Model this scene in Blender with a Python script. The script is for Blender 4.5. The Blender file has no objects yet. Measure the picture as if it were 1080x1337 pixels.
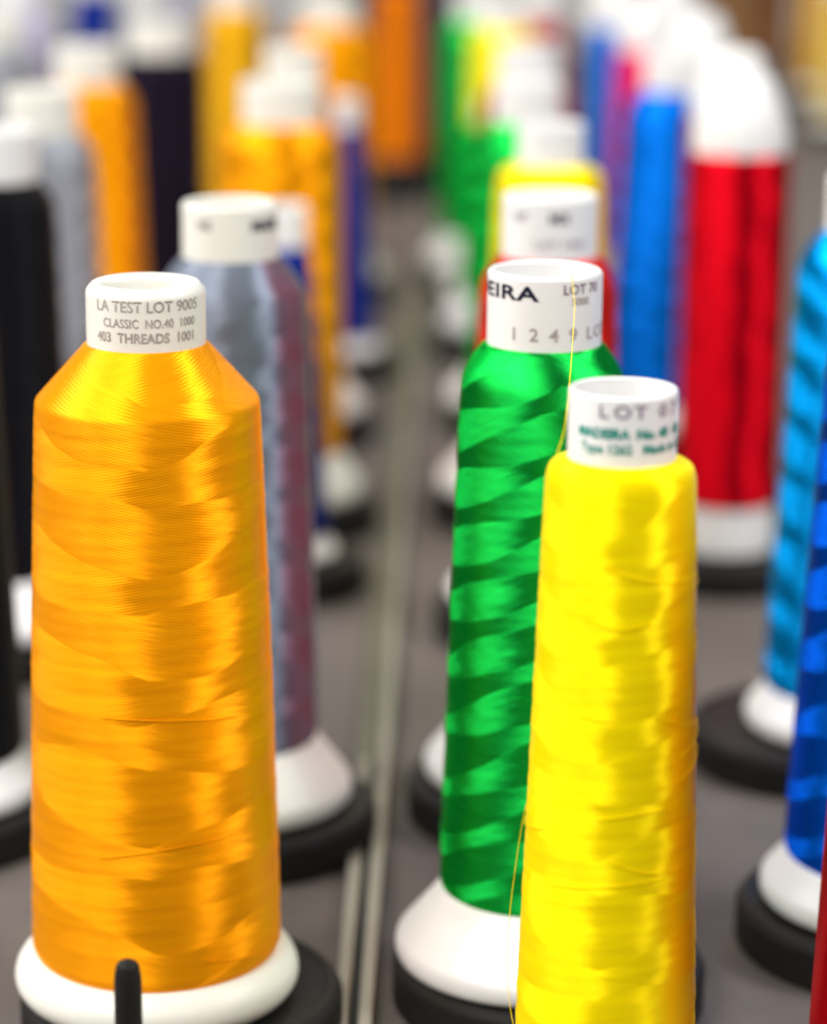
import bpy, bmesh, math, random
from mathutils import Vector, Matrix
random.seed(7)
MM = 0.001
PI = math.pi
scene = bpy.context.scene
C = scene.collection

# ------------------------------------------------------------------ camera
cam_d = bpy.data.cameras.new('camera')
cam = bpy.data.objects.new('camera', cam_d); C.objects.link(cam)
cam_d.sensor_fit = 'VERTICAL'; cam_d.sensor_height = 24.0
cam_d.lens = 3400 / 1337 * 24.0
cam_d.clip_start = 0.01; cam_d.clip_end = 60
pitch, roll = math.radians(14.7), math.radians(0.5)
fw = Vector((0, math.cos(pitch), -math.sin(pitch)))
r0 = Vector((1, 0, 0)); u0 = r0.cross(fw)
rt = r0 * math.cos(roll) + u0 * math.sin(roll)
up = u0 * math.cos(roll) - r0 * math.sin(roll)
M = Matrix((rt, up, -fw)).transposed().to_4x4()
M.translation = Vector((0, 0, 280 * MM))
cam.matrix_world = M
cam_d.dof.use_dof = True
cam_d.dof.focus_distance = 0.553
cam_d.dof.aperture_fstop = 4.5
cam_d.dof.aperture_blades = 0
scene.camera = cam

# ------------------------------------------------------------------ room light (indoor close-up)
world = bpy.data.worlds.new('World'); scene.world = world; world.use_nodes = True
bg = world.node_tree.nodes['Background']
bg.inputs[0].default_value = (0.93, 0.96, 1.0, 1); bg.inputs[1].default_value = 0.16

def area(name, loc, target, sx, sy, power, col):
    d = bpy.data.lights.new(name, 'AREA'); d.shape = 'RECTANGLE'
    d.size = sx; d.size_y = sy; d.energy = power; d.color = col
    o = bpy.data.objects.new(name, d); C.objects.link(o)
    o.location = loc
    o.rotation_euler = (Vector(target) - Vector(loc)).to_track_quat('-Z', 'Y').to_euler()
    return o
area('window_light', (-0.90, -0.62, 1.65), (-0.03, 0.6, 0.1), 1.2, 0.6, 53, (1.0, 0.985, 0.96))
area('left_window_light', (-1.55, 0.75, 1.45), (-0.1, 0.75, 0.1), 2.2, 0.7, 55, (1.0, 0.985, 0.96))
area('side_light', (1.75, 0.15, 1.7), (0.0, 0.65, 0.1), 0.95, 0.6, 54, (0.97, 0.985, 1.0))
area('ceiling_light', (0.0, 2.7, 1.9), (0.0, 2.0, 0.0), 2.4, 1.2, 30, (1.0, 0.99, 0.97))

scene.view_settings.view_transform = 'Standard'
scene.view_settings.look = 'None'
scene.view_settings.exposure = 0.0
scene.view_settings.gamma = 1.0
scene.cycles.max_bounces = 8
scene.cycles.sample_clamp_indirect = 6

# ------------------------------------------------------------------ node helpers
class NT:
    def __init__(s, name):
        s.m = bpy.data.materials.new(name); s.m.use_nodes = True
        s.t = s.m.node_tree; s.t.nodes.clear()
        s.out = s.t.nodes.new('ShaderNodeOutputMaterial')
    def n(s, kind, **kw):
        nd = s.t.nodes.new(kind)
        for k, v in kw.items():
            if k in nd.inputs: s.set(nd.inputs[k], v)
            else: setattr(nd, k, v)
        return nd
    def set(s, sock, v):
        if hasattr(v, 'is_output'): s.t.links.new(v, sock)
        else: sock.default_value = v
    def math(s, op, a, b=0.0, c=0.0, clamp=False):
        nd = s.t.nodes.new('ShaderNodeMath'); nd.operation = op; nd.use_clamp = clamp
        s.set(nd.inputs[0], a); s.set(nd.inputs[1], b); s.set(nd.inputs[2], c)
        return nd.outputs[0]
    def mix(s, f, a, b):
        nd = s.t.nodes.new('ShaderNodeMix'); nd.data_type = 'RGBA'
        s.set(nd.inputs[0], f); s.set(nd.inputs[6], a); s.set(nd.inputs[7], b)
        return nd.outputs[2]
    def comb(s, x, y, z):
        nd = s.t.nodes.new('ShaderNodeCombineXYZ')
        s.set(nd.inputs[0], x); s.set(nd.inputs[1], y); s.set(nd.inputs[2], z)
        return nd.outputs[0]
    def noise(s, vec, scale, detail=2.0, rough=0.5):
        nd = s.t.nodes.new('ShaderNodeTexNoise')
        s.t.links.new(vec, nd.inputs['Vector'])
        nd.inputs['Scale'].default_value = scale; nd.inputs['Detail'].default_value = detail
        nd.inputs['Roughness'].default_value = rough
        return nd.outputs['Fac']

def rgba(c, k=1.0): return (c[0] * k, c[1] * k, c[2] * k, 1)

def thread_mat(name, col, col2=None, R=20.0, pa=17.0, pb=9.1, metallic=0.6, rough=0.38, tilt=16.0, jit=0.05, wl=0.9, tw=0.004, refl_stripe=None, amp=0.30, spec=0.15):
    """Wound rayon thread: layers that cross at +-tilt, satin shine running across the fibres."""
    T = NT(name)
    uv = T.n('ShaderNodeUVMap', uv_map='wind').outputs[0]
    sp = T.n('ShaderNodeSeparateXYZ'); T.t.links.new(uv, sp.inputs[0])
    u = sp.outputs[0]; z = T.math('MULTIPLY', sp.outputs[1], 100.0)
    rnd = T.n('ShaderNodeObjectInfo').outputs['Random']
    tc = T.n('ShaderNodeTexCoord').outputs['Object']
    warp = T.math('SUBTRACT', T.noise(tc, 34.0, 2.0), 0.5)
    warp2 = T.math('SUBTRACT', T.noise(tc, 15.0, 1.0), 0.5)
    zz = T.math('MULTIPLY_ADD', rnd, 37.0, z)
    def zig(k, c):                                   # zigzag round the cone, -1..1
        f = T.math('FRACT', T.math('MULTIPLY_ADD', u, k, T.math('MULTIPLY_ADD', rnd, 3.0, c)))
        return T.math('MULTIPLY_ADD', T.math('ABSOLUTE', T.math('SUBTRACT', f, 0.5)), 4.0, -1.0)
    def bands(per, k, c, amp, wob, duty, dc):
        p = T.math('MULTIPLY_ADD', zig(k, c), amp, T.math('DIVIDE', zz, per))
        p = T.math('ADD', p, T.math('MULTIPLY', warp, wob))
        p = T.math('ADD', p, T.math('MULTIPLY', warp2, wl))
        v = T.math('SINE', T.math('MULTIPLY', p, 2 * PI))
        d = T.math('SINE', T.math('MULTIPLY_ADD', u, 4 * PI, T.math('MULTIPLY_ADD', zz, 0.045, dc)))
        return T.math('MULTIPLY_ADD', d, duty, v)
    prod = bands(pa, 2.0, 0.13, amp, 0.30, 0.60, 1.0)
    mask = T.math('MULTIPLY_ADD', prod, 16.0, 0.5, clamp=True)
    mask3 = T.math('MULTIPLY_ADD', bands(pb, 3.0, 0.4, 0.5, 0.3, 0.5, 2.0), 8.0, 0.5, clamp=True)
    sg = T.math('MULTIPLY_ADD', mask, 2.0, -1.0)
    sg3 = T.math('MULTIPLY_ADD', mask3, 2.0, -1.0)
    s = T.math('MULTIPLY', u, 2 * PI * R)
    tan = math.tan(math.radians(tilt))
    across = T.math('ADD', z, T.math('MULTIPLY', T.math('MULTIPLY', s, sg), tan))
    # strand by strand variation
    fine = T.noise(T.comb(T.math('MULTIPLY', s, 0.05), T.math('MULTIPLY', across, 1.7), 0.0), 1.0, 3.0, 0.65)
    streak = T.noise(T.comb(T.math('MULTIPLY', s, 0.02), T.math('MULTIPLY', across, 0.35), 3.0), 1.0, 2.0)
    ply = T.math('SINE', T.math('MULTIPLY', T.math('ADD', across, T.math('MULTIPLY', fine, 0.3)), 2 * PI / 0.62))
    twist = T.math('SINE', T.math('ADD', T.math('MULTIPLY', s, 2 * PI / 0.75), T.math('MULTIPLY', across, 9.0)))
    h = T.math('ADD', T.math('MULTIPLY', ply, 0.022), T.math('MULTIPLY', fine, 0.05))
    h = T.math('ADD', h, T.math('MULTIPLY', T.math('MULTIPLY', ply, twist), tw))
    away = T.math('MULTIPLY', T.math('ABSOLUTE', prod), 7.0, clamp=True)
    h = T.math('MULTIPLY', h, away)
    h = T.math('ADD', h, T.math('MULTIPLY', prod, 0.02))
    bump = T.n('ShaderNodeBump'); bump.inputs['Strength'].default_value = 0.55
    bump.inputs['Distance'].default_value = 0.001
    T.t.links.new(h, bump.inputs['Height'])
    rot_j = T.math('MULTIPLY', T.math('SUBTRACT', fine, 0.5), jit)
    c2 = col2 or tuple(x * 0.74 for x in col)
    vary = T.math('ADD', T.math('MULTIPLY', fine, 0.9), T.math('MULTIPLY', streak, 0.35), clamp=True)
    base = T.mix(vary, rgba(c2), rgba(col))
    if refl_stripe:                                       # reflection of the red neighbour, painted into the thread colour on one side
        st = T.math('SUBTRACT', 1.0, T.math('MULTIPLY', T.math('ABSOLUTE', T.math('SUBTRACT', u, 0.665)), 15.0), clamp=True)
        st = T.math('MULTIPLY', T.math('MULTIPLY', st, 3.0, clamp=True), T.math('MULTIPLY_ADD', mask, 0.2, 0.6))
        base = T.mix(st, base, rgba(refl_stripe))
    rot = T.math('ADD', T.math('MULTIPLY', sg, tilt / 360.0), 0.25)
    rot = T.math('ADD', rot, T.math('MULTIPLY', sg3, 1.6 / 360.0))
    rot = T.math('ADD', rot, T.math('MULTIPLY', T.math('SUBTRACT', streak, 0.5), 0.03))
    rot = T.math('ADD', rot, rot_j)
    tg = T.n('ShaderNodeTangent', direction_type='RADIAL', axis='Z').outputs[0]
    b = T.n('ShaderNodeBsdfPrincipled')
    T.set(b.inputs['Base Color'], base); b.inputs['Metallic'].default_value = metallic
    T.set(b.inputs['Roughness'], T.math('MULTIPLY_ADD', streak, 0.12, rough - 0.06))
    b.inputs['Anisotropic'].default_value = 1.0
    T.set(b.inputs['Anisotropic Rotation'], rot); T.set(b.inputs['Tangent'], tg)
    T.set(b.inputs['Normal'], bump.outputs[0])
    b.inputs['Specular IOR Level'].default_value = spec
    T.set(b.inputs['Specular Tint'], T.mix(0.7, (1, 1, 1, 1), rgba(col)))
    T.t.links.new(b.outputs[0], T.out.inputs[0])
    return T.m

def plain_mat(name, col, rough, noise_scale=300, var=0.06, bumpd=0.0, metallic=0.0, grime=None, spec=0.5):
    T = NT(name)
    tc = T.n('ShaderNodeTexCoord').outputs['Object']
    n1 = T.noise(tc, noise_scale, 4.0, 0.6); n2 = T.noise(tc, noise_scale * 0.11, 3.0)
    f = T.math('MULTIPLY_ADD', T.math('SUBTRACT', n1, 0.5), 0.9, T.math('MULTIPLY', n2, 1.0), clamp=True)
    base = T.mix(f, rgba(col, 1 - var), rgba(col, 1 + var))
    if grime:
        g = T.math('MULTIPLY_ADD', T.noise(tc, noise_scale * 0.3, 5.0, 0.7), 5.0, -2.9, clamp=True)
        base = T.mix(T.math('MULTIPLY', g, 0.5), base, rgba(grime))
    b = T.n('ShaderNodeBsdfPrincipled')
    T.set(b.inputs['Base Color'], base)
    T.set(b.inputs['Roughness'], T.math('MULTIPLY_ADD', n1, 0.16, rough - 0.08))
    b.inputs['Metallic'].default_value = metallic
    b.inputs['Specular IOR Level'].default_value = spec
    T.set(b.inputs['Specular Tint'], T.mix(0.7, (1, 1, 1, 1), rgba(col)))
    if bumpd:
        bp = T.n('ShaderNodeBump'); bp.inputs['Strength'].default_value = 0.5
        bp.inputs['Distance'].default_value = bumpd; T.t.links.new(n1, bp.inputs['Height'])
        T.set(b.inputs['Normal'], bp.outputs[0])
    T.t.links.new(b.outputs[0], T.out.inputs[0])
    return T.m

white = plain_mat('white_plastic', (0.665, 0.655, 0.64), 0.38, 220, 0.03, 0.00008, grime=(0.62, 0.58, 0.52))
ivory = plain_mat('ivory_plastic', (0.66, 0.64, 0.575), 0.40, 220, 0.03, 0.00008, grime=(0.66, 0.62, 0.5))
black = plain_mat('black_plastic', (0.012, 0.011, 0.010), 0.55, 900, 0.25, 0.0002, grime=(0.03, 0.027, 0.024), spec=0.3)
table_m = plain_mat('grey_laminate', (0.112, 0.095, 0.085), 0.6, 70, 0.28, 0.00005, grime=(0.08, 0.066, 0.055), spec=0.25)
alu = plain_mat('dull_aluminium', (0.34, 0.32, 0.26), 0.42, 400, 0.10, 0.0001, metallic=0.55)
olive = plain_mat('olive_rail_paint', (0.10, 0.095, 0.06), 0.5, 300, 0.2)
slot_m = plain_mat('dark_slot', (0.03, 0.035, 0.033), 0.6, 300, 0.2)
card = plain_mat('brown_card', (0.17, 0.075, 0.03), 0.8, 90, 0.18, 0.0003)
tape_m = plain_mat('packing_tape', (0.30, 0.17, 0.07), 0.3, 90, 0.1)
wall_m = plain_mat('pale_wall_paint', (0.62, 0.60, 0.58), 0.8, 12, 0.05)
ink_black = plain_mat('black_ink', (0.012, 0.012, 0.03), 0.5, 800, 0.2)
ink_grey = plain_mat('grey_ink', (0.33, 0.29, 0.27), 0.6, 900, 0.4)
ink_violet = plain_mat('violet_ink', (0.17, 0.10, 0.17), 0.6, 900, 0.4)
ink_green = plain_mat('green_ink', (0.0, 0.22, 0.17), 0.5, 800, 0.2)

ORANGE = (1.0, 0.40, 0.003); GREEN = (0.012, 0.62, 0.085); YELLOW = (1.0, 0.86, 0.002)
thr = {
 'orange': thread_mat('orange_thread', ORANGE, (0.90, 0.25, 0.002), R=27, pa=25, pb=11, tilt=10.5, metallic=0.46, rough=0.42, amp=0.17, wl=0.45),
 'green': thread_mat('green_thread', GREEN, (0.002, 0.28, 0.02), R=20.5, pa=14.5, pb=8.3, tw=0.014, wl=0.45, tilt=25, metallic=0.92, amp=0.42),
 'yellow': thread_mat('yellow_thread', YELLOW, (0.98, 0.60, 0.002), R=16.5, pa=20, pb=11, tilt=8.5, metallic=0.36, rough=0.46, amp=0.18, wl=0.6),
 'grey': thread_mat('silver_grey_thread', (0.20, 0.225, 0.275), (0.11, 0.125, 0.165), R=21, metallic=0.48, rough=0.42, tilt=7, refl_stripe=(0.20, 0.065, 0.10)),
 'navy': thread_mat('navy_thread', (0.012, 0.03, 0.26), R=14),
 'black': thread_mat('black_thread', (0.007, 0.0065, 0.008), R=22, metallic=0.0, rough=0.6, tilt=4),
 'plum': thread_mat('black_plum_thread', (0.010, 0.006, 0.014), R=22, metallic=0.0, rough=0.6, tilt=4),
 'amber': thread_mat('amber_thread', (1.0, 0.37, 0.003), R=20, metallic=0.6),
 'rust': thread_mat('rust_orange_thread', (0.80, 0.19, 0.004), R=20),
 'ochre': thread_mat('ochre_thread', (0.80, 0.40, 0.01), R=20),
 'red': thread_mat('red_thread', (0.66, 0.002, 0.012), R=19, pa=40, pb=21, tilt=5, metallic=0.75, rough=0.40),
 'scarlet': thread_mat('scarlet_thread', (0.85, 0.02, 0.008), R=20),
 'pink': thread_mat('crimson_pink_thread', (0.80, 0.008, 0.12), R=18),
 'cyan': thread_mat('sky_blue_thread', (0.002, 0.46, 1.0), (0.002, 0.24, 0.80), R=20, tilt=25, metallic=0.92, amp=0.42),
 'royal': thread_mat('royal_blue_thread', (0.002, 0.17, 0.95), (0.002, 0.06, 0.60), R=22, tilt=25, metallic=0.92, amp=0.42),
 'blue': thread_mat('bright_blue_thread', (0.002, 0.20, 0.85), (0.002, 0.07, 0.42), R=17, tilt=19, metallic=0.85),
 'lilac': thread_mat('lilac_thread', (0.60, 0.58, 0.80), R=18, metallic=0.3),
 'cream': thread_mat('cream_thread', (0.72, 0.55, 0.16), R=18, metallic=0.4),
 'charcoal': thread_mat('charcoal_thread', (0.05, 0.05, 0.06), R=18, metallic=0.4),
 'bead': thread_mat('pale_grey_thread', (0.30, 0.31, 0.34), R=18, metallic=0.3),
}

# ------------------------------------------------------------------ mesh helpers (millimetres in, metres out)
def link(name, me, mat, parent=None):
    o = bpy.data.objects.new(name, me); C.objects.link(o)
    if mat is not None and not me.materials: me.materials.append(mat)
    if mat is not None and me.materials[0] is not mat:
        o.material_slots[0].link = 'OBJECT'; o.material_slots[0].material = mat
    if parent: o.parent = parent
    return o

def resample(prof, step):
    out = [prof[0]]
    for (r1, z1), (r2, z2) in zip(prof, prof[1:]):
        n = max(1, int(math.hypot(r2 - r1, z2 - z1) / step))
        out += [(r1 + (r2 - r1) * k / n, z1 + (z2 - z1) * k / n) for k in range(1, n + 1)]
    return out

def lathe(name, prof, seg=64, uv=False, disp=None, smooth=True):
    """prof: (r,z) list in mm; theta 0 at +Y so that the seam is at the back."""
    vs, fs, uvs = [], [], []
    n = len(prof)
    for i in range(seg + 1 if uv else seg):
        th = 2 * PI * i / seg
        for r, z in prof:
            rr = r + (disp(i / seg, z, r) if disp else 0)
            vs.append((-math.sin(th) * rr * MM, math.cos(th) * rr * MM, z * MM))
            uvs.append((i / seg, z / 100))
    m = seg
    for i in range(m):
        j = i + 1 if uv else (i + 1) % seg
        for k in range(n - 1):
            fs.append((i * n + k, j * n + k, j * n + k + 1, i * n + k + 1))
    me = bpy.data.meshes.new(name); me.from_pydata(vs, [], fs)
    if uv:
        l = me.uv_layers.new(name='wind')
        for lp in me.loops: l.data[lp.index].uv = uvs[lp.vertex_index]
    if smooth:
        me.shade_smooth()
    me.update()
    return me

def tube(name, pts, r, sides=6):
    pts = [Vector(p) for p in pts]; vs, fs = [], []
    for i, p in enumerate(pts):
        t = (pts[min(i + 1, len(pts) - 1)] - pts[max(i - 1, 0)]).normalized()
        a = t.cross(Vector((0.31, 0.2, 0.93))).normalized(); b = t.cross(a)
        for k in range(sides):
            q = p + (a * math.cos(2 * PI * k / sides) + b * math.sin(2 * PI * k / sides)) * r
            vs.append(tuple(q * MM))
    for i in range(len(pts) - 1):
        for k in range(sides):
            k2 = (k + 1) % sides
            fs.append((i * sides + k, i * sides + k2, (i + 1) * sides + k2, (i + 1) * sides + k))
    return vs, fs

def merge(name, lst):
    V, F = [], []
    for vs, fs in lst:
        o = len(V); V += vs; F += [tuple(i + o for i in f) for f in fs]
    me = bpy.data.meshes.new(name); me.from_pydata(V, [], F); me.shade_smooth(); me.update()
    return me

def spline(pts, n=12):
    P = [Vector(p) for p in pts]; P = [P[0] * 2 - P[1]] + P + [P[-1] * 2 - P[-2]]
    out = []
    for i in range(1, len(P) - 2):
        for k in range(n):
            t = k / n; a, b, c, d = P[i - 1:i + 3]
            out.append(0.5 * ((2 * b) + (c - a) * t + (2 * a - 5 * b + 4 * c - d) * t * t + (3 * b - a - 3 * c + d) * t ** 3))
    out.append(P[-2]); return out

def round_pts(prof, rad, n=4):
    """round the corners of a profile"""
    out = [prof[0]]
    for a, b, c in zip(prof, prof[1:], prof[2:]):
        A, B, Cc = Vector(a), Vector(b), Vector(c)
        d1, d2 = (A - B), (Cc - B)
        q = min(rad, d1.length * 0.45, d2.length * 0.45)
        p1, p2 = B + d1.normalized() * q, B + d2.normalized() * q
        for k in range(n + 1):
            t = k / n
            out.append(tuple(p1.lerp(B, t).lerp(B.lerp(p2, t), t)))
    out.append(prof[-1]); return out

# ------------------------------------------------------------------ kinds of cone
# w: winding profile, neck: (r, z0, z1, wall), base: profile of the white foot
FL = lambda rt_, zt: round_pts([(6, 13.6), (32.6, 13.6), (33.4, 16.2), (33.0, 18.8), (rt_ + 2.5, zt - 3.0), (rt_ - 0.6, zt + 1.5), (6, zt + 1.5)], 1.6)
KIND = {
 'fat': dict(w=[(14, 24), (28.2, 24.2), (29.2, 26.5), (28.9, 45), (27.4, 100), (25.4, 152), (25.1, 156.2), (13.8, 168.8), (12.6, 169.2)],
             neck=(13.25, 160, 183, 3.6), base=round_pts([(6, 13.6), (31.5, 13.6), (33.6, 17), (33.2, 20.5), (30.5, 24.2), (26, 25.2), (6, 25.2)], 2.0)),
 'classic': dict(w=[(14, 31), (21.6, 31.2), (22.6, 33.2), (22.3, 50), (20.9, 100), (19.2, 153), (18.7, 158.0), (17.0, 161.6), (14.2, 165.4), (12.6, 166)],
             neck=(13.2, 158, 183, 1.5), base=FL(22.3, 31.5)),
 'broad': dict(w=[(14, 31), (22.6, 31.2), (23.6, 33.2), (23.3, 52), (22.2, 100), (20.8, 155), (19.9, 159.5), (16.0, 165.2), (13.4, 168), (12.4, 168.2)],
             neck=(12.9, 158, 183, 1.6), base=FL(23.0, 31.5)),
 'stout': dict(w=[(14, 31), (22.6, 31.2), (23.8, 33.2), (24.2, 60), (24.4, 120), (24.2, 155), (23.6, 160), (21, 163.5), (17, 166), (14, 166.4)],
             neck=(16.0, 158, 183, 1.8), base=FL(23.6, 31.5)),
 'thick': dict(w=[(14, 25), (26.6, 25.2), (27.6, 27.2), (27.0, 48), (25.0, 100), (22.8, 153), (22.0, 158.0), (19.0, 162.6), (14.6, 166.4), (12.8, 167)],
             neck=(14.0, 158, 183, 1.5), base=FL(27.2, 25.5)),
 'short': dict(w=[(14, 31), (22.6, 31.2), (23.8, 33.2), (23.6, 60), (22.4, 115), (21.4, 122), (17, 126), (12.4, 126.4)],
             neck=(13.6, 118, 138, 1.6), base=FL(23.6, 31.5)),
 'slender': dict(w=[(10, 29), (17.6, 29.2), (18.6, 31.2), (18.3, 50), (16.7, 100), (15.0, 152), (14.7, 158.6), (13.9, 160.9), (10.9, 162.2), (10.0, 162.4)],
             neck=(10.6, 150, 176, 0.9), base=FL(18.2, 29.5)),
 'tall_slender': dict(w=[(10, 29), (20.2, 29.2), (21.0, 31.2), (19.8, 100), (18.4, 160), (17.6, 165.8), (15.0, 168), (10.0, 169)],
             neck=(11.4, 158, 183, 1.0), base=FL(19.0, 29.5)),
 'small': dict(w=[(7, 21), (15.2, 21.2), (15.8, 23), (12.4, 90), (9.8, 125), (9.0, 130), (7.5, 132), (6.8, 132)],
             neck=(8.2, 124, 146, 0.9), base=round_pts([(5, 13.6), (19, 13.6), (19.6, 16), (15.5, 20), (15, 22), (5, 22)], 1.2)),
 'tube': dict(w=[(10, 32), (18.2, 32.2), (19.0, 33.5), (18.6, 100), (18.3, 162), (17.6, 165.4), (10, 166)],
             neck=(17.2, 160, 199, 5.0), base=round_pts([(6, 13.6), (17.6, 13.6), (17.9, 15), (17.5, 31), (17.0, 33), (6, 33)], 0.8)),
}
_cache = {}
def winding_mesh(kind, near):
    key = (kind, near)
    if key in _cache: return _cache[key]
    p = round_pts(KIND[kind]['w'], 1.6 if kind != 'fat' else 0.7)
    if near:
        seed = {'fat': 0.3, 'classic': 1.7, 'slender': 2.9, 'broad': 4.1}.get(kind, 0.9)
        z0, z1 = p[0][1], p[-1][1]
        def disp(u, z, r):
            if r < 12: return 0
            env = min(1, max(0, (z - z0 - 3) / 6)) * min(1, max(0, (z1 - z - 10) / 6))
            a = z / 9.3 + u * 2 + seed + 0.25 * math.sin(z * 0.21 + seed); b = z / 7.4 - u * 2 + seed * 2.3 + 0.2 * math.sin(z * 0.13)
            q = 0.09 * abs((a % 1) - 0.5) * 2 + 0.09 * abs((b % 1) - 0.5) * 2
            return env * (q - 0.09 + 0.03 * math.sin(z * 2.1 + 3 * math.sin(2 * PI * u)))
        me = lathe('winding_' + kind, resample(p, 0.7), 160, True, disp)
    else:
        me = lathe('winding_' + kind + '_plain', resample(p, 6), 56, True)
    _cache[key] = me
    return me

def neck_mesh(kind):
    if ('n', kind) in _cache: return _cache[('n', kind)]
    r, z0, z1, w = KIND[kind]['neck']
    if kind == 'tube':
        prof = [(16.6, z0), (17.0, z0 + 2), (17.0, 172), (15.4, 180), (12.4, 188), (10.6, 192.5), (8.2, 193), (7.8, 190), (7.8, 160), (0.01, 160)]
    else:
        prof = [(r, z0), (r, z1 - w * 0.55), (r - w * 0.5, z1), (r - w, z1 - w * 0.35), (r - w - 0.2, 75), (0.01, 75)]
    me = lathe('neck_' + kind, round_pts(prof, 1.0 if w > 2 else 0.4, 5), 72)
    _cache[('n', kind)] = me
    return me

def base_mesh(kind):
    if ('b', kind) in _cache: return _cache[('b', kind)]
    me = lathe('base_' + kind, KIND[kind]['base'], 72)
    _cache[('b', kind)] = me
    return me

def disc_mesh():
    if 'disc' in _cache: return _cache['disc']
    prof = round_pts([(0.01, 0.3), (37.6, 0.3), (38.4, 1.2), (38.4, 10.6), (36.6, 13.0), (34.8, 13.0), (34.2, 12.6), (5, 12.6), (4, 13.2), (3.4, 30), (0.01, 31)], 0.9)
    _cache['disc'] = lathe('holder_disc', prof, 80)
    return _cache['disc']

def small_disc_mesh():
    if 'sdisc' in _cache: return _cache['sdisc']
    prof = round_pts([(0.01, 0.3), (29.6, 0.3), (30.4, 1.2), (30.4, 10.6), (28.6, 13.0), (5, 13.0), (4, 13.2), (3.4, 20), (0.01, 21)], 0.9)
    _cache['sdisc'] = lathe('small_holder_disc', prof, 64)
    return _cache['sdisc']

def print_on(neck, r, rows, face):
    """rows: (text, height_mm, centre z, centre angle deg (+ right), ink, boldness, stretch, vertical dots)"""
    for text, h, z, ang, ink, bold, st in rows:
        cu = bpy.data.curves.new('lettering', 'FONT'); cu.body = text; cu.size = h * 1.38
        cu.align_x = 'CENTER'; cu.offset = bold; cu.space_character = 1.0 + 0.08 * (st > 1); cu.resolution_u = 3
        tmp = bpy.data.objects.new('tmp', cu); C.objects.link(tmp)
        dg = bpy.context.evaluated_depsgraph_get()
        me = bpy.data.meshes.new_from_object(tmp.evaluated_get(dg))
        bpy.data.objects.remove(tmp); bpy.data.curves.remove(cu)
        bm = bmesh.new(); bm.from_mesh(me)
        long = [e for e in bm.edges if e.calc_length() > 0.9]
        if long: bmesh.ops.subdivide_edges(bm, edges=long, cuts=2)
        bmesh.ops.triangulate(bm, faces=bm.faces[:])
        for v in bm.verts:
            a = v.co.x * st / r + math.radians(ang) + face
            zz = z + v.co.y - h * 0.5
            rr = r + 0.10
            v.co = Vector((math.sin(a) * rr * MM, -math.cos(a) * rr * MM, zz * MM))
        bm.to_mesh(me); bm.free(); me.materials.clear()
        link('printed_text', me, ink, neck)

def strands(kind, mat, parent, n, seed):
    """single threads lying loose over the winding"""
    rg = random.Random(seed); prof = KIND[kind]['w'][1:-3]
    def rad(z):
        for (r1, z1), (r2, z2) in zip(prof, prof[1:]):
            if z1 <= z <= z2: return r1 + (r2 - r1) * (z - z1) / max(1e-6, z2 - z1)
        return prof[-1][0]
    L = []
    zlo, zhi = prof[1][1] + 4, prof[-1][1] - 12
    for i in range(n):
        z = rg.uniform(zlo, zhi); a0 = rg.uniform(-1.9, 0.9); da = rg.uniform(0.8, 1.9)
        sl = rg.choice((-1, 1)) * rg.uniform(1.5, 5.0); sag = rg.uniform(-1.5, 3.0)
        pts = []
        for k in range(25):
            t = k / 24; a = a0 + da * t; zz = z + sl * t - sag * math.sin(PI * t)
            zz = min(max(zz, zlo - 3), zhi + 8)
            rr = rad(zz) + 0.22 + 0.12 * math.sin(PI * t)
            if t in (0, 1): rr -= 0.5
            pts.append((math.sin(a) * rr, -math.cos(a) * rr, zz))
        L.append(tube('s', pts, 0.08, 5))
    me = merge('loose_strands', L)
    o = link('loose_strand', me, mat, parent); o['kind'] = 'stuff'
    return o

cone_count = 0
def cone(kind, colour, X, Y, label, where, near=False, s=1.0, group='thread cones standing on the table',
         holder=True, dx=0.0, dy=0.0, plastic=None, small=False, rz=0.0):
    root = bpy.data.objects.new('thread_cone', None); C.objects.link(root)
    root.empty_display_size = 0.02
    root.location = (X * MM, Y * MM, 0); root.rotation_euler = (0, 0, rz); root.scale = (s, s, 1)
    root['label'] = label; root['category'] = 'thread cone'; root['group'] = group
    pl = plastic or white
    link('base_flange', base_mesh(kind), pl, root)
    w = link('thread_winding', winding_mesh(kind, near), thr[colour], root)
    nk = link('neck', neck_mesh(kind), pl, root)
    if holder:
        d = link('cone_holder', small_disc_mesh() if small else disc_mesh(), black)
        d.location = ((X + dx) * MM, (Y + dy) * MM, 0)
        d['label'] = 'black round holder disc under ' + where; d['category'] = 'holder'
        d['group'] = 'black holder discs under the cones'
    return root, w, nk

def face(X, Y): return math.atan2(-X, Y) * 1.0      # azimuth that looks at the camera

# ------------------------------------------------------------------ the setting
def box(name, x0, x1, y0, y1, z0, z1, mat, parent=None, bev=0.0):
    bm = bmesh.new(); bmesh.ops.create_cube(bm, size=1)
    for v in bm.verts:
        v.co = Vector(((x0 + x1) / 2 + v.co.x * (x1 - x0), (y0 + y1) / 2 + v.co.y * (y1 - y0), (z0 + z1) / 2 + v.co.z * (z1 - z0))) * MM
    if bev: bmesh.ops.bevel(bm, geom=bm.edges[:], offset=bev * MM, segments=2, affect='EDGES', profile=0.6)
    me = bpy.data.meshes.new(name); bm.to_mesh(me); bm.free()
    return link(name, me, mat, parent)

t = box('table_top', -1300, 1300, 60, 3500, -18, 0, table_m, None, 2.0); t['kind'] = 'structure'
w_ = box('back_wall', -2600, 2600, 4200, 4260, -800, 2400, wall_m); w_['kind'] = 'structure'
g_ = box('floor', -2600, 2600, -1500, 4200, -830, -800, table_m); g_['kind'] = 'structure'

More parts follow.
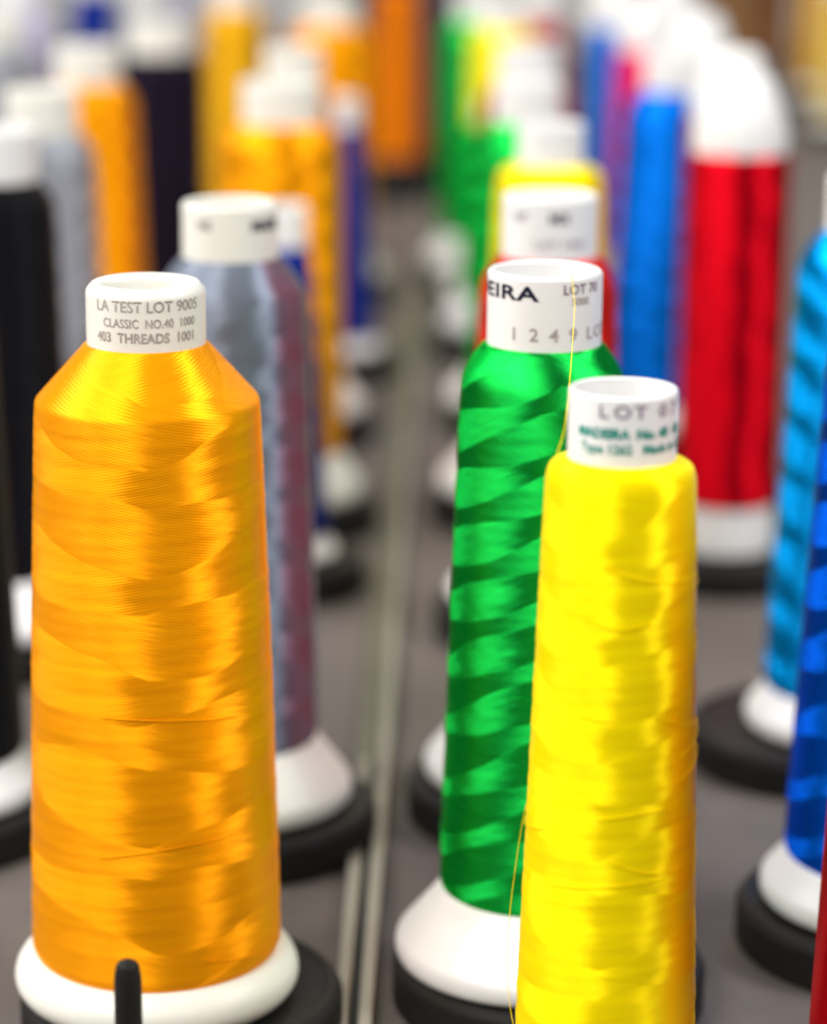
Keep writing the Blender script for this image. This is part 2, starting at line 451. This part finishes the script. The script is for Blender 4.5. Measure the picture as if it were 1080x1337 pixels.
# divider: a slim slotted aluminium rail along the table between the two rows
rail = bpy.data.objects.new('divider_rail', None); C.objects.link(rail)
rail['label'] = 'slim slotted metal rail running back between the orange and green rows'; rail['category'] = 'rail'
rail.location = (-13.5 * MM, 579 * MM, 0); rail.rotation_euler = (0, 0, -0.0125)
def bar(name, x0, x1, z0, z1, mat, y0=-420, y1=1500, bev=0.4):
    return box(name, x0, x1, y0, y1, z0, z1, mat, rail, bev)
bar('rail_strip', -4.7, -1.2, 0.2, 4.2, alu, y1=175)
bar('rail_plate', -6.2, 1.2, 0.2, 2.2, olive, y0=176)
bar('rail_strip', 1.3, 4.7, 0.2, 4.2, alu)
bar('rail_slot', -1.2, 1.3, 0.2, 1.2, slot_m, y1=175, bev=0.1)

# ------------------------------------------------------------------ the cones
# front orange
X, Y = -59.8, 570.5
r_, w_, nk = cone('fat', 'orange', X, Y, 'fat shiny orange thread cone at the front left, ivory neck with three printed rows', 'the fat front orange cone',
                  near=True, dx=5.5, dy=3, plastic=ivory)
print_on(nk, 13.25, [('LA TEST LOT 9005', 2.5, 179.2, 2, ink_grey, 0.03, 0.92),
                     ('CLASSIC  NO.40  1000', 2.0, 175.5, 4, ink_grey, 0.03, 0.84),
                     ('403  THREADS  1001', 2.2, 172.3, 0, ink_grey, 0.06, 0.9)], face(X, Y))
strands('fat', thr['orange'], r_, 3, 3)
# green
X, Y = 29.7, 590.8
r_, w_, nk = cone('classic', 'green', X, Y, 'glossy green thread cone right behind the front yellow cone', 'the glossy green cone behind the yellow one',
                  near=True, dx=4.5, dy=2)
print_on(nk, 13.2, [('MADEIRA', 3.3, 179.2, -78, ink_black, 0.13, 1.62),
                    ('LOT 70', 2.3, 180.2, 40, ink_violet, 0.03, 1.0), ('5000', 1.8, 177.4, 38, ink_grey, 0.02, 1.0)]
         + [(c, 3.0, 169.9, a, ink_grey, 0.05, 1.1) for c, a in (('1', -31), ('2', -10), ('4', 10), ('9', 30), ('L', 51), ('O', 66), ('T', 82))], face(X, Y))
strands('classic', thr['green'], r_, 5, 11)
# yellow
X, Y = 40.4, 493.2
yel, w_, nk = cone('slender', 'yellow', X, Y, 'slender bright yellow thread cone in front of the green one, its foot below the picture', 'the front yellow cone',
                   near=True, dx=3, dy=0)
print_on(nk, 10.6, [(c, 2.6, 173.3, a, ink_violet, 0.05, 1.2) for c, a in (('L', -20), ('O', 0), ('T', 19), ('0', 46), ('7', 63))]
         + [('MADEIRA  No. 40  100', 1.9, 169.0, 16, ink_green, 0.13, 0.98),
            ('Type 1262   Made in G', 1.9, 166.0, 16, ink_green, 0.07, 0.95)], face(X, Y))
strands('slender', thr['yellow'], yel, 11, 23)
# the pulled end of the yellow thread: up from the cone past the green neck, and a slack loop at its left
p = spline([(-6, 9, 150), (-12.5, 5, 158), (-12.4, 5.5, 160.5), (-10.7, 9.8, 165.0), (-9.3, 22.8, 168.7), (-7.6, 42.8, 172.6), (-6.1, 62.8, 175.4), (-5.1, 76.8, 177.9), (-5.1, 84.9, 181.2), (-5.3, 86.0, 183.3), (-5.6, 89, 180)])
q = spline([(-15.2, -4, 100), (-17.6, -1, 88), (-18.9, 2, 76), (-19.9, 2, 66), (-20.4, 1, 56), (-19.8, 0, 47), (-18.6, -2, 40), (-18.3, -3, 36)])
link('loose_thread', merge('loose_thread', [tube('b', q, 0.07)]), thr['yellow'], yel)['label'] = 'slack loop of thread hanging at the left side'
o = link('loose_thread', merge('loose_thread', [tube('a', p, 0.09)]), thr['yellow'], yel)
o['label'] = 'single loose yellow thread rising past the green neck'
# silver grey
X, Y = -50.1, 697.5
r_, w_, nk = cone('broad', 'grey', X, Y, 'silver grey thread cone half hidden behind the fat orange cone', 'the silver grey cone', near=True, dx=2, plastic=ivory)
print_on(nk, 12.9, [('NS', 2.6, 178.0, -32, ink_black, 0.05, 1.0), ('MADEI', 2.6, 177.8, 50, ink_black, 0.25, 1.0)], face(X, Y))
# red behind green
X, Y = 37.1, 718.3
r_, w_, nk = cone('classic', 'scarlet', X, Y, 'scarlet thread cone directly behind the glossy green cone', 'the scarlet cone behind the green one')
print_on(nk, 13.2, [('NP', 2.6, 178.0, -38, ink_violet, 0.06, 1.0), ('MX', 2.9, 177.8, 12, ink_black, 0.12, 1.0), ('LOT 1005', 2.0, 170.6, 14, ink_violet, 0.03, 1.2)], face(X, Y))

# (kind, colour, X, Y, label, short name for its holder, scale, small holder)
REST = [
 ('small', 'navy', -48.2, 953, 'small navy thread cone just behind the silver grey one', 'the small navy cone behind the silver one', 1, True),
 ('stout', 'amber', -53.9, 1045, 'yellow-orange thread cone with white neck behind the silver grey and navy cones', 'the middle yellow-orange cone', 1, False),
 ('classic', 'amber', -57.0, 1205, 'orange cone whose white neck shows right above the neck of the middle orange cone', 'the hidden orange cone behind the middle one', 1, False),
 ('small', 'navy', -38.5, 1350, 'small navy thread cone with pale neck at the right shoulder of the middle orange cone', 'the farther small navy cone', 1.1, True),
 ('stout', 'amber', -52.0, 1580, 'orange thread cone with white neck cut by the top edge of the picture', 'the orange cone at the top edge', 1.05, False),
 ('classic', 'rust', -15.3, 2030, 'rust orange thread cone, farthest of the orange ones beside the rail', 'the far rust orange cone', 0.95, False),
 ('classic', 'ochre', -119.5, 1730, 'tall ochre thread cone between the black plum cone and the middle orange cone', 'the ochre cone', 1.1, False),
 ('stout', 'plum', -133.3, 1360, 'black plum thread cone between the narrow amber cone and the ochre cone', 'the black plum cone', 1.0, False),
 ('classic', 'amber', -151.2, 1207, 'narrow amber thread cone between the pale grey cone and the black plum cone', 'the narrow amber cone', 1.12, False),
 ('classic', 'bead', -143.7, 1003, 'pale grey thread cone behind the black cone at the left edge', 'the pale grey cone', 1.04, False),
 ('classic', 'black', -140.1, 866, 'black thread cone at the left edge, its grey neck in view', 'the black cone with its neck in view', 1.05, False),
 ('thick', 'black', -139.0, 700, 'nearest black thread cone, cut by the left edge beside the fat orange cone', 'the nearest black cone at the left edge', 1.04, False),
 ('tall_slender', 'yellow', 46.1, 897, 'yellow thread cone farther back, between the scarlet and the mid green cones', 'the farther yellow cone', 1, False),
 ('classic', 'green', 45.0, 1060, 'mid green thread cone behind the farther yellow cone', 'the mid green cone', 1.05, False),
 ('classic', 'red', 52.0, 1230, 'dark red thread cone behind white necks, a sliver showing by the grey gap', 'the dark red cone sliver', 1.1, False),
 ('tall_slender', 'yellow', 50.0, 1530, 'small far yellow patch of a thread cone between two green cones', 'the far yellow cone', 1, False),
 ('stout', 'green', 39.0, 1640, 'farthest green thread cone, its left edge rising to the picture top', 'the farthest green cone', 1.0, False),
 ('short', 'green', 47.5, 1420, 'short stout green thread cone before the far yellow patch', 'the short green cone', 1.0, False),
 ('classic', 'red', 76.0, 1650, 'farthest dark red thread cone at the top edge of the picture', 'the farthest dark red cone', 0.9, False),
 ('tube', 'red', 119.8, 968.8, 'straight red thread tube with tall white cap and white foot', 'the straight red tube', 1.05, True),
 ('tube', 'red', 130.5, 1088, 'red thread tube mostly hidden, its white cap left of the straight red tube cap', 'the hidden red tube', 1.0, True),
 ('tube', 'red', 139.0, 1310, 'far red thread tube whose white cap shows over the hidden red tube', 'the far red tube', 1.0, True),
 ('thick', 'blue', 116.5, 1190, 'bright blue thread cone left of the straight red tube', 'the bright blue cone', 1.0, False),
 ('tube', 'pink', 124.0, 1430, 'crimson pink thread tube behind the bright blue cone', 'the crimson pink tube', 0.95, True),
 ('tube', 'blue', 118.0, 1600, 'darker blue thread tube, farthest blue, beside the grey gap', 'the farthest blue tube', 0.9, True),
 ('tube', 'pink', 158.0, 1640, 'far pink thread tube whose white cap shows above the blue thread', 'the far pink tube', 0.95, True),
 ('thick', 'cyan', 134.2, 764, 'sky blue thread cone at the right edge', 'the sky blue cone', 0.93, False),
 ('thick', 'royal', 124.6, 628, 'royal blue thread cone at the right edge in front of the sky blue one', 'the royal blue cone', 1.02, False),
 ('classic', 'red', 106.3, 486, 'bright red thread cone cut by the lower right corner', 'the red cone in the lower right corner', 1.1, False),
 ('classic', 'lilac', -262.0, 1720, 'pale lilac thread cone at the top left corner', 'the pale lilac cone', 1.2, False),
 ('classic', 'bead', -226.0, 1420, 'pale grey thread cone in the far left row above the grey necks', 'the far pale grey cone', 1.1, False),
 ('classic', 'navy', -232.0, 1900, 'dark navy thread cone, far and blurred, near the top left corner', 'the far navy cone at top left', 0.9, False),
 ('classic', 'lilac', -205.0, 2150, 'far lilac thread cone left of the black plum cone neck', 'the far lilac cone', 1.1, False),
 ('classic', 'bead', -182.0, 1780, 'far pale grey thread cone above the neck of the black plum cone', 'the pale cone above the plum one', 1.15, False),
 ('classic', 'charcoal', 18.0, 2200, 'charcoal thread cone, dark and blurred, left of the farthest green cone', 'the charcoal cone', 1.3, False),
 ('classic', 'charcoal', -48.0, 2500, 'farthest charcoal thread cone between the orange cones at the top', 'the farthest charcoal cone', 1.3, False),
 ('fat', 'ochre', 422.0, 2750, 'mustard thread cone standing alone at the top right corner', 'the mustard cone', 0.85, False),
 ('small', 'cream', 396.0, 2480, 'small cream thread cone at the foot of the mustard cone', 'the small cream cone', 1.2, True),
]
for kind, col, X, Y, lab, sh, s, sm in REST:
    dxy = {764: (-10, 3), 628: (-1.5, 0)}.get(Y, (0, 0))
    near = Y in (764, 628)
    cone(kind, col, X, Y, lab, sh, near=near, s=s, small=sm, dx=dxy[0], dy=dxy[1],
         plastic=ivory if col in ('amber', 'bead', 'plum') else black if col in ('rust', 'charcoal') else white)

# ------------------------------------------------------------------ an empty holder in front of the orange cone: only its pin reaches the picture
eh = bpy.data.objects.new('empty_cone_holder', None); C.objects.link(eh)
eh['label'] = 'empty black holder whose rounded pin rises before the orange cone foot'; eh['category'] = 'holder'
eh.location = (-55.4 * MM, 472 * MM, 0)
link('disc', small_disc_mesh(), black, eh)
link('pin', lathe('pin', round_pts([(2.9, 12), (2.75, 61), (2.2, 64.2), (0.01, 65)], 2.0, 6), 32), black, eh)

# ------------------------------------------------------------------ cardboard box far right
bx = bpy.data.objects.new('cardboard_box', None); C.objects.link(bx)
bx['label'] = 'blurred brown cardboard box at the back, top right'; bx['category'] = 'box'
bx.location = (400 * MM, 3330 * MM, 0); bx.rotation_euler = (0, 0, 0.12)
box('box_body', -120, 60, -60, 60, 0.3, 150, card, bx, 1.5)
box('box_flap', -120, 60, -92, -62, 148, 150.5, card, bx, 0.5)
box('packing_tape', -40, -8, -60.6, -60.1, 0.5, 149, tape_m, bx)
